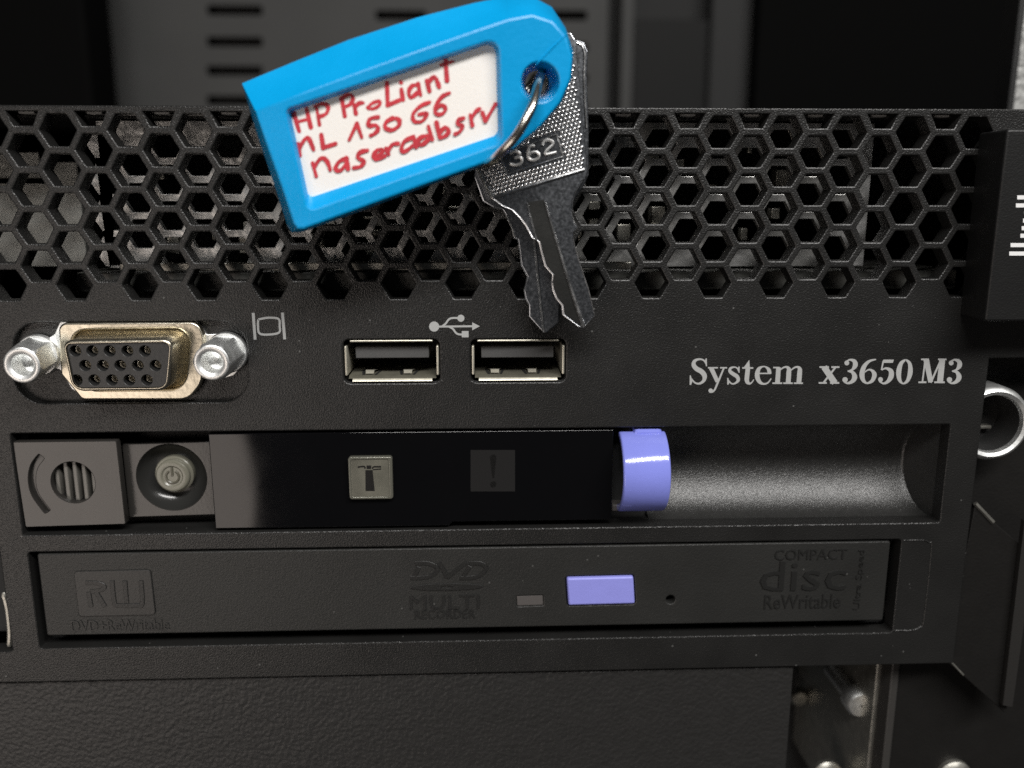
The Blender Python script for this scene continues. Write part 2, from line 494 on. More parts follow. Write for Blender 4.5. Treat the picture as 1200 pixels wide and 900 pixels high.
# monitor symbol
V = Ink(6.0, 150, 360)
V.st([(880, 40, 20), (894, 228, 20)]).st([(1086, 38, 20), (1102, 226, 20)])
V.st([(916, 86, 15), (985, 74, 15), (1058, 82, 15), (1066, 130, 15), (1062, 178, 15), (990, 192, 15), (925, 184, 15), (914, 130, 15), (916, 86, 15)], 5)
V.build('monitor_symbol', M['print'], bezel)
# usb symbol
U = Ink(1200/90, 490, 360)
U.dot(250, 302, 80).st([(300, 303, 30), (850, 297, 30)]).poly((845, 235), (965, 297), (845, 360))
U.st([(375, 300, 30), (430, 255, 30), (480, 190, 30), (540, 168, 30), (640, 170, 30)]).dot(668, 172, 56)
U.st([(480, 303, 30), (545, 340, 30), (590, 400, 30), (640, 424, 30), (700, 424, 30)]).bar(682, 372, 788, 470)
U.build('usb_symbol', M['print'], bezel)

# ---------------------------------------------------------------- VGA connector
vga = bpy.data.objects.new('video_connector', None); COL.objects.link(vga); vga.parent = server
MB().plate(inset(vga_open, -1.5), (), 1.1, 2.0, 0.0).build('recess_floor', M['bezel'], vga)
YF = 0.75
fl = [(70, 377), (64, 391), (57, 396), (42, 393), (28, 399), (20, 415), (23, 431), (36, 441), (50, 437), (60, 432), (70, 433), (84, 456), (104, 468),
      (214, 468), (230, 460), (238, 444), (246, 441), (258, 445), (274, 440), (286, 427), (286, 408), (274, 395), (256, 391), (242, 392), (231, 376)]
MB().plate(rounded(PP(fl, YF), 0.35, 3), (), YF, YF+0.35, 0.1).build('flange', M['steel'], vga)
DX = [(70.5, 398), (202, 396.5), (204, 404), (198, 452), (190, 458), (84, 459)]
shell2 = PP([(71, 399), (203.5, 397), (197.5, 458), (84, 459)], -4.6)
Dm = rounded(shell2, [1.7, 1.7, 1.2, 1.2], 7)
# outer raised rim
rim_out = rounded(PP([(69, 378), (231, 377), (240, 392), (238, 448), (222, 468), (97, 468), (72, 438)], 0.0), [0.6, 0.9, 2.6, 3.4, 3.2, 2.4, 1.2], 6)
rim_in = inset(Dm, -0.75)
MB().plate(rim_out, [rim_in], -0.25, YF, 0.28, steps=4).build('rim', M['gold'], vga)
# shell: flares from the rim, straight wall, rounded lip, inside wall
lp = lambda d, y: [(x, y, z) for x, z in inset(Dm, d)]
sh = MB().loft([lp(-0.9, 0.75), lp(-0.55, 0.3), lp(-0.25, -0.15), lp(-0.06, -0.8), lp(0.0, -1.5), lp(0.0, -4.2), lp(0.06, -4.36), lp(0.3, -4.6), lp(0.38, -4.58), lp(0.42, -4.4), lp(0.42, -3.6)])
sh.build('shell', M['gold'], vga, smooth=60)
holes = []
zx = 3.0
for row, y in (((265, 325, 386, 448, 510), 184), ((300, 362, 423, 485, 547), 235), ((270, 332, 394, 455, 517), 286)):
    for x in row: holes.append(P(x/zx, 350+y/zx, -4.25))
MB().plate(inset(Dm, 0.42), [circ(x, z, 0.74, 14) for x, z in holes], -4.3, 1.0, 0.06, steps=1).build('insulator', M['insert'], vga)
c0 = None
for x, z in holes:
    if c0 is None:
        c = MB()
        c.lathe([(0.66, -1.5), (0.66, -2.9), (0.54, -3.1), (0.40, -2.9), (0.36, -1.8), (0.0, -1.5)], 0, 0, 12)
        c0 = c.build('contact', M['contact'], vga); c0.location = (x*MM, 0, z*MM)
    else: clone(c0, 'contact', x, z, vga)
# jack screws
def jackscrew(fx, fy, bx, by, tilt):
    c1 = P(fx, fy, -5.6); cb = P(bx, by, 0.4)
    s = MB()
    n = 48
    def hx(r, y, cut, sh_):
        k = []
        for i in range(n):
            a = 2*math.pi*i/n
            rh = 2.32/math.cos(((a+tilt) % (math.pi/3)) - math.pi/6)
            rr = min(rh, cut)*r
            k.append((c1[0]*(1-sh_) + cb[0]*sh_ + rr*math.cos(a), y, c1[1]*(1-sh_) + cb[1]*sh_ + rr*math.sin(a)))
        return k
    s.loft([hx(1, 0.6, 3, 1), hx(1, -4.2, 3, 0.2), hx(1, -5.0, 2.62, 0.05), hx(1, -5.5, 2.32, 0), hx(0.92, -5.62, 2.3, 0), hx(0.80, -5.6, 2.3, 0),
            hx(0.66, -5.35, 2.2, 0), hx(0.62, -5.1, 2.2, 0), hx(0.58, -3.0, 2.2, 0), hx(0.02, -2.4, 2.2, 0)])
    o = s.build('jack_screw', M['steel'], vga, smooth=35)
    w = MB(); w.lathe([(2.85, 0.75), (2.85, 0.2), (2.7, 0.0), (2.2, -0.1)], cb[0], cb[1], 32)
    w.build('washer', M['steel'], vga)
jackscrew(25, 428, 45, 416, 0.25)
jackscrew(247.5, 425, 266, 413, 0.05)

# ---------------------------------------------------------------- USB sockets
def usb(x0, x1, z0, z1, flip):
    e = bpy.data.objects.new('usb_port', None); COL.objects.link(e); e.parent = server
    c = 0.95
    MB().box(x0+c, x1-c, 0.25, 12, z1-0.42, z1-0.12, 0.12).build('top_wall', M['usbmetal'], e)
    MB().box(x0+0.18, x0+0.52, 0.15, 12, z0+c+0.1, z1-c, 0.14).build('side_wall', M['usbmetal'], e)
    MB().box(x1-0.52, x1-0.18, 0.15, 12, z0+c+0.1, z1-c, 0.14).build('side_wall', M['usbmetal'], e)
    # floor with two spring windows; front lip turned down
    bm = MB()
    xs = [x0+3.4, x1-4.6]
    prof = [(0.25, z0+0.16), (0.08, z0+0.26), (0.12, z0+0.36), (0.42, z0+0.60)]
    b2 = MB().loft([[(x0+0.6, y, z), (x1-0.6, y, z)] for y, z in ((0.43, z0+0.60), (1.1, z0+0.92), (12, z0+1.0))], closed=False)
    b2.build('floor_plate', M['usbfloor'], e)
    bm.loft([[(x0+c+0.2, y, z), (x1-c-0.2, y, z)] for y, z in prof], closed=False)
    bm.build('front_lip', M['usbmetal'], e)
    for xx in xs:
        sp = MB()
        sp.add([(xx-0.95, 4.6, z0+1.1), (xx+0.95, 4.6, z0+1.1), (xx+0.6, 1.9, z0+1.5), (xx-0.6, 1.9, z0+1.5), (xx+0.55, 1.35, z0+1.12), (xx-0.55, 1.35, z0+1.12)],
               [(0, 1, 2, 3), (3, 2, 4, 5)])
        sp.build('spring', M['usbmetal'], e)
        w = MB()
        for q in (-1, 1):
            w.add([(xx+q*0.65, 1.25, z0+0.97), (xx+q*1.0, 1.25, z0+0.97), (xx+q*1.45, 4.6, z0+1.0), (xx+q*1.05, 4.6, z0+1.0)], [(0, 1, 2, 3)])
        w.build('spring_slot', M['void'], e)
    MB().box(x0+1.5, x1-1.6, 1.6, 12, z1-2.9, z1-1.25, 0.12).build('tongue', M['tongue'], e)
    MB().box(x0+0.2, x1-0.2, 11.5, 12.5, z0+0.2, z1-0.2, 0.05).build('back_wall', M['void'], e)
    MB().plate(inset(rounded(rect(x0-0.25, z0-0.25, x1+0.25, z1+0.25), 1.1, 4), 0), [rounded(rect(x0+0.05, z0+0.1, x1-0.05, z1-0.05), 0.7, 4)], 0.45, 0.9, 0.03).build('surround', M['black'], e)
usb(-23.25, -9.95, 0.25, 6.4, 0)
usb(-5.75, 7.5, 0.25, 6.35, 1)

# ---------------------------------------------------------------- operator panel in its recess
MB().plate(rect(-69.6, -21.6, 21, -6.2), (), 5.0, 5.6, 0).build('recess_back', M['void'], server)
MB().box(-69.6, 63.4, 2.4, 9, -22.3, -21.36, 0.02).build('recess_ledge', M['bezel'], server)
op = bpy.data.objects.new('operator_panel', None); COL.objects.link(op); op.parent = server
Y1 = 0.35
def spk(a, b): return P(20+a/4.615, 500+b/4.615, Y1)
arc = smooth_path([spk(132, 160), spk(92, 215), spk(80, 290), spk(100, 370), spk(165, 460)], 5)
def stroke_outline(path, w):
    L, Q = [], []
    for i in range(len(path)):
        a, c = Vector(path[max(i-1, 0)]), Vector(path[min(i+1, len(path)-1)])
        t = (c-a).normalized(); p = path[i]
        L.append((p[0]-t.y*w, p[1]+t.x*w)); Q.append((p[0]+t.y*w, p[1]-t.x*w))
    return L + Q[::-1]
slot = stroke_outline(arc, 0.46)
sc = spk(303, 302)
plate1 = [spk(-26, 82), spk(538, 76), spk(588, 528), spk(45, 545)]
MB().plate(rounded(plate1, 0.25, 2), [rounded(slot, 0.15, 2), circ(sc[0], sc[1], 3.0, 40)], Y1, 1.6, 0.12).build('speaker_plate', M['satin'], op)
sf = MB().plate(inset(ccw(slot), -0.3), (), 1.1, 1.3, 0); sf.build('sound_slot', M['satin'], op)
sg = None
for k in range(5):
    x = sc[0] - 2.5 + k*1.25
    if sg is None:
        sg = MB().box(-0.33, 0.33, 1.2, 3.2, -3.0, 3.0, 0.15).build('speaker_slat', mat('slat_plastic', (0.10, 0.095, 0.085), 0.3, var=0.1), op)
        sg.location = (x*MM, 0, sc[1]*MM)
    else: clone(sg, 'speaker_slat', x, sc[1], op)
MB().lathe([(3.0, 1.55), (3.0, 4.4)], sc[0], sc[1], 40).build('speaker_well', M['bowl'], op)
# power button plate with its well
Y2 = 2.4
def pw(a, b, y=Y2): return P(20+a/4.615, 500+b/4.615, y)
pc = pw(836, 275)
plate2 = [pw(567, 95), pw(1088, 80), pw(1122, 474), pw(606, 490)]
MB().plate(rounded(plate2, 0.2, 2), [circ(pc[0], pc[1], 4.95, 56)], Y2, 3.4, 0.1).build('power_plate', M['satin'], op)
MB().lathe([(4.95, Y2+0.1), (4.75, Y2+0.55), (4.2, Y2+1.5), (3.4, Y2+2.0), (2.6, Y2+2.15), (0, Y2+2.2)], pc[0], pc[1], 56).build('button_well', M['bowl'], op)
pb = P(201.5, 558.5, Y2+0.1)
DB = Y2-0.8
MB().lathe([(r_, y_+DB) for r_, y_ in [(2.75, 3.0), (2.75, 1.9), (2.6, 1.75), (2.42, 1.72), (2.38, 1.2), (2.22, 1.02), (1.95, 0.95), (1.55, 1.0), (1.35, 1.16), (0.0, 1.2)]], pb[0], pb[1], 56).build('power_button', mat('power_button_plastic', (0.15, 0.145, 0.115), 0.25, var=0.1), op, smooth=30)
ic = MB()
ringp = [(pb[0]+0.92*math.sin(a), 1.15+DB, pb[1]+0.92*math.cos(a)-0.1) for a in [R(30+300*k/24) for k in range(25)]]
ic.tube(ringp, 0.17, 8)
ic.tube([(pb[0], 1.12+DB, pb[1]+0.1), (pb[0], 1.12+DB, pb[1]+1.35)], 0.17, 8)
ic.build('power_symbol', mat('symbol_groove', (0.085, 0.08, 0.06), 0.3), op)
# gloss black window
gl = [P(257.5, 513, Y1), P(718, 506, Y1), P(724, 604, Y1), P(266, 611, Y1)]
gx0, gx1 = -42.45, P(718, 550, Y1)[0]
gz1, gz0 = -6.85, -20.55
MB().plate(rounded([(gx0, -20.9), (P(526, 606, Y1)[0], -20.9), (P(530, 606, Y1)[0], -20.35), (gx1, -20.35), (gx1, gz1), (gx0, gz1)], 0.12, 2), (), Y1, 1.6, 0.12, steps=3).build('gloss_window', M['gloss'], op)
# square locator button with its pictogram
lx0, lz1 = P(409, 536, -0.1); lx1, lz0 = P(459, 583, -0.1)
lz = MB().plate(rounded(rect(lx0, lz0, lx1, lz1), 0.4, 4), (), -0.35, 0.5, 0.3, steps=3)
loc = lz.build('locator_button', mat('locator_plastic', (0.17, 0.165, 0.135), 0.26, 0.4, var=0.45, vscale=300, rvar=0.1), op)
MB().plate(rounded(rect(lx0-0.12, lz0-0.12, lx1+0.25, lz1+0.12), 0.4, 4), [rounded(rect(lx0+0.28, lz0+0.28, lx1-0.28, lz1-0.28), 0.3, 4)], -0.46, 0.4, 0.14, steps=3).build('button_frame', mat('frame_plastic', (0.13, 0.128, 0.105), 0.2, 0.3), loc)
I = Ink(4.8, 390, 520, -0.35)
I.poly((183, 148), (224, 148), (236, 266), (184, 266)).st([(140, 132, 9), (175, 128, 9), (182, 140, 9)]).st([(222, 140, 9), (232, 130, 9), (272, 130, 9)]).st([(226, 146, 7), (272, 142, 7)]).bar(190, 122, 216, 142)
I.build('locator_symbol', M['blackprint'], op)
I = Ink(4.8, 390, 520, Y1)
I.bar(775, 35, 1025, 268)
I.build('alert_patch', M['dimprint'], op)
I = Ink(4.8, 390, 520, Y1-0.05)
I.poly((884, 70), (895, 62), (910, 62), (920, 72), (908, 190), (898, 190)).dot(903, 228, 17)
I.build('alert_symbol', M['blackprint'], op)
# blue release latch
lt = MB()
xa, xb = P(724, 590, 0.3)[0], P(777, 600, 0.3)[0]
zt, zb = P(740, 507, 0.3)[1], P(740, 600, 0.3)[1]
zc, rr = (zt+zb)/2, (zt-zb)/2
prof = []
for k in range(25):
    a = R(97 - 185*k/24)
    prof.append((1.0-5.1*max(0, math.cos(a))**1.25 if math.cos(a) > 0 else 1.0, zc + rr*math.sin(a)))
inn = [(y+0.9, zc + (z-zc)*0.86) for y, z in prof]
loop = prof + inn[::-1]
def lat(x): return [(x, y, z) for y, z in loop]
n_ = len(loop)
def lat2(x, e):
    out = []
    for i, (y, z) in enumerate(loop):
        s_ = 1 if i < len(prof) else -1
        out.append((x, y + s_*e, zc + (z-zc)*(1 - s_*e*0.12)))
    return out
lt.loft([lat2(xa, 0.22), lat2(xa+0.12, 0.06), lat2(xa+0.3, 0), lat2(xb-0.3, 0), lat2(xb-0.12, 0.06), lat2(xb, 0.22)])
for x, sg_ in ((xa, 0), (xb, 5)):
    L_ = lat2(x, 0.22); m_ = len(prof)
    lt.add(L_, [(i, i+1, n_-2-i, n_-1-i) for i in range(m_-1)])
latch = lt.build('release_latch', M['periwinkle'], server, smooth=50)
# hook at the top behind the latch and dark gap left of it
MB().box(xa+2.0, xb-0.5, 0.2, 3.6, zt-1.2, zt+0.6, 0.55).build('latch_hook', M['periwinkle'], latch)
MB().box(xa-0.7, xa+1.2, 1.1, 3.0, zb-0.15, zb+0.9, 0.2).build('latch_foot', M['indicator'], latch)
# scooped finger recess to the right
sx0, sx1 = xb-1.5, P(1062, 560, 6.5)[0]
pr = []
for k in range(29):
    a = math.pi*k/28
    pr.append((2.3 + 6.0*math.sin(a), -13.9 + 7.5*math.cos(a)))
scoop = MB().loft([[(x, y, z) for y, z in pr] for x in (sx0, sx1-0.5, sx1-0.15)], closed=False)
def wall_x(y): return 63.06 + (sx1-63.06)*(y-2.3)/6.0
def shrink(w): return [(wall_x(2.3+(y-2.3)*w), 2.3+(y-2.3)*w, z) for y, z in pr]
scoop.loft([[(sx1-0.15, y, z) for y, z in pr]] + [shrink(w) for w in (0.97, 0.8, 0.5, 0.2, 0.0)], closed=False)
scoop.build('finger_recess', mat('recess_plastic', (0.022, 0.0218, 0.021), 0.36, spec=0.85, bump=1.0, scale=6500, var=0.3, vscale=900), server, smooth=30)

# ---------------------------------------------------------------- optical drive
drive = bpy.data.objects.new('optical_drive', None); COL.objects.link(drive); drive.parent = server
MB().plate(rect(-69.4, -39.4, 62.6, -23.4), (), 4.2, 4.8, 0).build('drive_cage', M['void'], drive)
dx0, dx1, dz0, dz1 = -67.75, 56.05, -36.95, -24.25
eb = rounded([P(664, 677, 0), P(742, 675, 0), P(744, 707, 0), P(666, 709, 0)], 0.3, 3)
ib = rounded([P(605.5, 699, 0), P(636.5, 698, 0), P(637, 710, 0), P(606, 711, 0)], 0.15, 2)
pin = P(786, 703, 0)
MB().plate(rounded(rect(dx0, dz0, dx1, dz1), 0.3, 3), [inset(eb, -0.18), ib, circ(pin[0], pin[1], 0.68, 20)], 0.1, 2.4, 0.18).build('drive_fascia', M['fascia'], drive)
MB().plate(eb, (), -0.25, 2.0, 0.3, steps=3).build('eject_button', M['peributton'], drive)
MB().plate(inset(ib, 0.04), (), 0.25, 1.2, 0.08).build('activity_light', M['indicator'], drive)
MB().plate(circ(pin[0], pin[1], 0.9, 20), (), 2.3, 2.6, 0).build('pinhole', M['void'], drive)

def emboss(text, box, mt, name, parent, y=0.1, depth=0.14, weight=0.0, shear=0.0):
    """raised lettering filling a box given by its four photo corners' (x0, y0, x1, y1)"""
    c = bpy.data.curves.new(name, 'FONT')
    c.body = text; c.resolution_u = 2; c.offset = weight; c.shear = shear
    o = bpy.data.objects.new(name, c)
    me = o.to_mesh()
    vs = [v.co.copy() for v in me.vertices]
    fs = [tuple(p.vertices) for p in me.polygons]
    x0, x1 = min(v.x for v in vs), max(v.x for v in vs)
    y0, y1 = min(v.y for v in vs), max(v.y for v in vs)
    a, b = P(box[0], box[1], y), P(box[2], box[3], y)
    f = [(a[0] + (v.x-x0)/(x1-x0)*(b[0]-a[0]), b[1] + (v.y-y0)/(y1-y0)*(a[1]-b[1])) for v in vs]
    edges = {}
    for p in fs:
        for i in range(len(p)):
            e = (p[i], p[(i+1) % len(p)])
            edges[tuple(sorted(e))] = edges.get(tuple(sorted(e)), []) + [e]
    m = MB()
    n = len(f)
    m.add([(q[0], y-depth, q[1]) for q in f] + [(q[0], y+0.05, q[1]) for q in f],
          fs + [(e[0][0], e[0][1], e[0][1]+n, e[0][0]+n) for e in edges.values() if len(e) == 1])
    o.to_mesh_clear()
    bpy.data.objects.remove(o); bpy.data.curves.remove(c)
    return m.build(name, mt, parent, smooth=0)
emb = mat('emblem_plastic', (0.0125, 0.0125, 0.012), 0.42, bump=0.2, scale=3600)
def strokes(lines, w, name, y=0.1, depth=0.13, sc=1.0, ox=0.0, oy=0.0):
    m = MB()
    for i, l in enumerate(lines):
        q = [P(ox+a/sc, oy+b/sc, y) for a, b in l]
        if len(q) > 2: q = smooth_path(q, 3)
        m.plate(ccw(stroke_outline(q, w/2)), (), y-depth-0.004*i, y+0.1, 0.04, steps=1)
    return m.build(name, emb, drive)
pl = rounded([P(87, 669, 0.1), P(177, 667, 0.1), P(183, 720, 0.1), P(93, 722, 0.1)], 0.55, 4)
rwm = MB().plate(pl, (), -0.12, 0.2, 0.1); rwm.build('rewritable_plaque', mat('plaque_plastic', (0.0195, 0.019, 0.018), 0.42, bump=0.15, scale=3600), drive)
strokes([[(245, 262), (340, 264), (412, 285), (405, 325), (290, 345)], [(272, 350), (296, 488)], [(340, 345), (425, 485)],
         [(490, 242), (512, 440), (545, 474), (720, 474), (775, 460), (762, 242)], [(612, 242), (628, 450)]], 0.62, 'rewritable_letters', -0.12, 0.12, 8.0, 70, 650)
emboss('DVD+ReWritable', (83, 727, 199, 738), emb, 'rewritable_caption', drive, 0.1, 0.13, 0.0)
strokes([[(486, 660), (502, 660), (513, 666), (507, 674), (494, 677), (481, 677)], [(491, 664), (486, 675)], [(514, 659), (520, 668), (524, 677)], [(524, 677), (536, 667), (547, 659)],
         [(550, 660), (563, 660), (570, 666), (561, 675), (548, 677), (539, 677)], [(551, 663), (543, 675)]], 0.62, 'disc_letters')
dv = MB()
a, b = P(481, 684, 0.1), P(566, 691, 0.1)
dv.plate(circ((a[0]+b[0])/2, (a[1]+b[1])/2, (b[0]-a[0])/2, 40, 0, abs(a[1]-b[1])/2), [circ((a[0]+b[0])/2, (a[1]+b[1])/2, 0.9, 20, 0, 0.16)], -0.06, 0.2, 0.04)
dv.build('disc_ellipse', emb, drive)
emboss('MULTI', (480, 698, 562, 713), emb, 'multi_letters', drive, 0.1, 0.14, 0.0)
emboss('RECORDER', (486, 715, 557, 724), emb, 'recorder_letters', drive, 0.1, 0.14, 0.0)
emboss('COMPACT', (908, 644, 992, 655), emb, 'compact_letters', drive, 0.1, 0.14, 0.0)
emboss('disc', (892, 658, 990, 691), emb, 'disc_word', drive, 0.1, 0.18, 0.0)
emboss('ReWritable', (896, 697, 984, 712), emb, 'rewritable_word', drive, 0.1, 0.14, 0.0)
us = emboss('Ultra Speed', (0, 0, 10, 10), emb, 'speed_word', drive, 0.1, 0.14, 0.0)
me = us.data
xs = [v.co.x for v in me.vertices]; zs = [v.co.z for v in me.vertices]
ax, bx, az, bz_ = min(xs), max(xs), min(zs), max(zs)
q0, q1 = P(1004, 714, 0.1), P(1017, 644, 0.1)
for v in me.vertices:
    u, w = (v.co.x-ax)/(bx-ax), (v.co.z-az)/(bz_-az)
    v.co.x = (q1[0]-0.2 - w*1.25)*MM; v.co.z = (q0[1] + u*(q1[1]-q0[1]))*MM

# ---------------------------------------------------------------- left bay, right ear
bay = MB()
bay.box(-84, -74.8, 4.0, 20, -38.3, -13, 0.3)
bay.build('drive_bay', M['void'], server)
bl = MB()
bp = smooth_path([P(4, 694, 1.0), P(9, 712, 1.0), P(12, 740, 1.0), P(11, 757, 1.0)], 4)
bl.tube([(x, 1.0, z) for x, z in bp], [0.2]+[0.42]*(len(bp)-2)+[0.3], 8)
bl.build('bay_lever', M['galv'], server)

ear = bpy.data.objects.new('rack_latch', None); COL.objects.link(ear); ear.parent = server
ep = [P(1180, 151, -6.0), P(1154.5, 377, -6.0)]
ex = (ep[0][0]+ep[1][0])/2
eb_ = MB().plate(rounded(rect(ex, ep[1][1], 86, ep[0][1]), 0.4, 3), (), -6.0, 0.02, 0.35, steps=3)
eb_.build('latch_body', mat('latch_black_plastic', (0.009, 0.009, 0.009), 0.45, spec=0.35, bump=0.35, scale=4200, var=0.2), ear)
lg = Ink(900/470, 1050, 130, -6.0)
for x0, y in ((272, 194), (269, 212), (288, 229), (285, 246), (282, 263), (279, 280), (257, 301), (254, 320)):
    wide = x0 < 275
    dxr = 60 if wide else 34
    if y > 290: dxr = 64
    lg.bar(x0, y-4.5, x0+dxr, y+4.5)
lg.build('stripe_logo', M['print2'], ear)
# thumbscrew cup in the notch at the right
cup = bpy.data.objects.new('thumbscrew_cup', None); COL.objects.link(cup); cup.parent = server
cc = P(1153, 492, 3)
MB().plate(rect(66.4, -70, 130, 3.1), (), 6.5, 7.5, 0.1).build('cup_plate', M['rack'], cup)
MB().lathe([(5.6, 6.6), (5.55, 1.3), (5.3, 0.6), (4.85, 0.3), (4.35, 0.5), (4.15, 1.1)], cc[0], cc[1], 56).build('cup_ring', M['steel'], cup)
MB().lathe([(4.15, 1.1), (4.05, 1.6), (4.0, 6.4)], cc[0], cc[1], 56).build('cup_liner', M['void'], cup)
MB().plate(circ(cc[0], cc[1], 4.4, 40), (), 6.3, 6.45, 0).build('cup_bottom', M['void'], cup)
MB().box(cc[0]-3.4, cc[0]+2.6, 5.0, 6.2, cc[1]-1.95, cc[1]-1.4, 0.15).build('screw_blade', M['galv'], cup)

# ================================================================== RACK PARTS ROUND THE SERVER
lower = thing('blank_panel', 'black leather-grained panel filling the space under the server', 'panel')
MB().plate(rounded(rect(-92, -75, P(926, 840, 0.8)[0], -44.75), 0.3, 2), (), 0.8, 8, 0.3).build('panel_face', M['leather'], lower)
MB().box(-92, P(926, 840, 0.8)[0]-1, 8.1, 120, -75, -45.4, 0.2).build('panel_case', M['void'], lower)

br = thing('side_bracket', 'black bent metal bracket with bright nicked corners right of the optical drive', 'bracket')
YB = 1.4
bpoly = PP([(1143, 590), (1164, 611), (1230, 668), (1220, 720), (1178, 836), (1130, 793), (1108, 774)], YB)
MB().plate(rounded(bpoly, 0.15, 2), (), YB, YB+1.6, 0.12, back=True).build('bracket_plate', M['rack'], br)
for p_, q_ in (((1143, 590), (1164, 612)), ((1113, 774), (1129, 791))):
    a, b = P(*p_, YB-0.1), P(*q_, YB-0.1)
    MB().tube([(a[0], YB-0.05, a[1]), (b[0], YB-0.05, b[1])], 0.33 if p_[1] < 700 else 0.16, 6).build('worn_bright_edge', M['galv'], br)
fl_ = PP([(1200, 610), (1174, 826), (1186, 828), (1212, 640)], 0.6)
MB().plate(fl_, (), 0.4, 1.3, 0.1, back=True).build('bracket_flange', mat('worn_black_paint', (0.02, 0.019, 0.018), 0.5, spec=0.3, bump=0.2), br)

post = thing('rack_rail', 'rack rail with bright steel edge and screws below the server corner', 'rail')
YR = 14.0
a, b = P(1052, 780, 6)[0], P(1215, 850, 6)[0]
MB().box(a, b, 6.0, 7.5, -85, -40, 0.2).build('rail_face', M['rack'], post)
MB().box(a-1.5, a-0.1, 5.0, 40, -85, -40, 0.3).build('rail_fold', mat('rail_fold_paint', (0.035, 0.033, 0.031), 0.45, bump=0.2), post)
e0, e1 = P(1032, 785, 9), P(1012, 905, 9)
MB().box(e0[0]-1.0, e0[0]-0.1, 8.5, 40, -85, -40, 0.25).build('rail_edge', M['galv'], post)
MB().box(P(925, 800, 40)[0]-3, 130, 44, 45, -95, -46, 0.2).build('rail_back', M['void'], post)
cx_, cz_ = P(998, 812, 16)
sw = MB()
sw.lathe([(0.2, 12.0), (2.0, 12.1), (2.4, 12.6), (2.4, 15), (1.7, 15.2), (1.7, 24)], cx_, cz_, 24)
rb = sw.build('rail_screw', M['steel'], post)
for px_, py_, yy, rr_ in ((938, 820, 34, 1.9), (972, 912, 14, 2.6), (1122, 915, 4.4, 2.9), (979, 800, 32, 1.9)):
    c_ = P(px_, py_, yy)
    MB().lathe([(0.1, yy), (rr_*0.7, yy+0.12), (rr_, yy+0.8), (rr_, yy+1.6), (rr_*0.5, yy+1.7), (rr_*0.5, yy+2.5)], c_[0], c_[1], 22).build('rail_bolt', M['galv'], post)

# space above the server
YK = 400.0
cab = thing('rack_interior', 'blurred dark grey sheet with slots at the back of the open rack space', 'rack panel')
def K(a, b, y=YK): return P(a, b, y)
slots = []
for cx, w, ys in ((275, 66, (12, 49, 83, 118)), (470, 60, (18, 52, 86, 120)), (655, 66, (18, 56, 92, 126))):
    for y in ys:
        a, b = K(cx-w/2, y-6), K(cx+w/2, y+6)
        slots.append(rounded(rect(a[0], b[1], b[0], a[1]), 1.5, 3))
x0, x1 = K(112, 60)[0], K(712, 60)[0]
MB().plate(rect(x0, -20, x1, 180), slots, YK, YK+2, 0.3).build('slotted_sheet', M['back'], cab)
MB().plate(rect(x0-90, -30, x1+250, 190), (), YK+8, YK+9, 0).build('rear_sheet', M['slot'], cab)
a, b = K(728, 60, 390)[0], K(742, 60, 390)[0]
MB().box(a, b, 390, 400, -20, 180, 0.5).build('upright', M['back'], cab)
a, b = K(832, 60, 392)[0], K(884, 60, 392)[0]
MB().box(a, b, 392, 400, -20, 180, 2).build('upright', mat('upright_paint', (0.03, 0.03, 0.03), 0.6, spec=0.1), cab)
a, b = K(742, 60, 396)[0], K(832, 60, 396)[0]
MB().box(a, b, 397, 400, -20, K(790, 22, 396)[1], 1).build('lower_sheet', mat('lower_sheet_paint', (0.014, 0.014, 0.014), 0.6, spec=0.1), cab)
dbx = thing('equipment_box', 'flat black equipment side filling the upper right of the rack space', 'equipment')
c0_ = P(886, 60, 380)[0]; c1_ = P(1187, 60, 20)[0]
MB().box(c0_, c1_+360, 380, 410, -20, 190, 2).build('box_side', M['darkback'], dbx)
sp_ = thing('rack_post', 'bare grey metal rack post at the upper right edge', 'rack post')
a = P(1193, 60, 60)[0]
MB().box(a, a+20, 60, 64, 30, 120, 0.4).build('post_face', mat('cast_metal', (0.36, 0.36, 0.35), 0.6, 0.4, bump=0.8, scale=600, var=0.4, vscale=500), sp_)
MB().box(a-1.4, a-0.05, 59, 64, 30, 120, 0.3).build('post_lip', M['black'], sp_)
sd = thing('cable_panel', 'near-black upright panel at the left of the open rack space', 'rack panel')
a = K(104, 60, 340)[0]
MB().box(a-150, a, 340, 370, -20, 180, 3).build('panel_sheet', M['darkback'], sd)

# ================================================================== KEYS
def keymesh(px_pts, y, th, tilt, hole):
    p0 = Vector((P(640, 230, y)[0], y, P(640, 230, y)[1]))
    n = Vector((tilt[0], -1, tilt[1])).normalized()
    u = Vector((1, 0, 0)); u = (u - n*u.dot(n)).normalized(); v = n.cross(u)*-1
    if v.z < 0: v = -v
    def to2(px, py):
        q = onplane(px, py, p0, n) - p0
        return (q.dot(u), q.dot(v))
    def to3(p, d):
        return tuple(p0 + u*p[0] + v*p[1] - n*d)
    return p0, n, u, v, to2, to3
front_px = [(575.5, 231.5), (566, 213), (558, 195), (553, 172), (556, 140), (575, 100), (605, 65), (640, 45), (660, 38), (669, 38), (674, 46), (676, 58), (682, 130), (687, 180), (689, 203), (686, 211), (682, 212),
            (674, 226), (671, 236), (670, 250), (673, 261), (677, 266), (671, 272), (672, 282), (678, 304), (690, 340), (697, 370), (683, 384.5), (677, 382), (660, 369), (659, 358),
            (652, 350), (648, 340), (647, 331), (648, 322), (639, 312), (635, 298), (632, 284), (628, 281), (624, 279), (616, 264), (609, 255), (600, 246), (588, 241)]
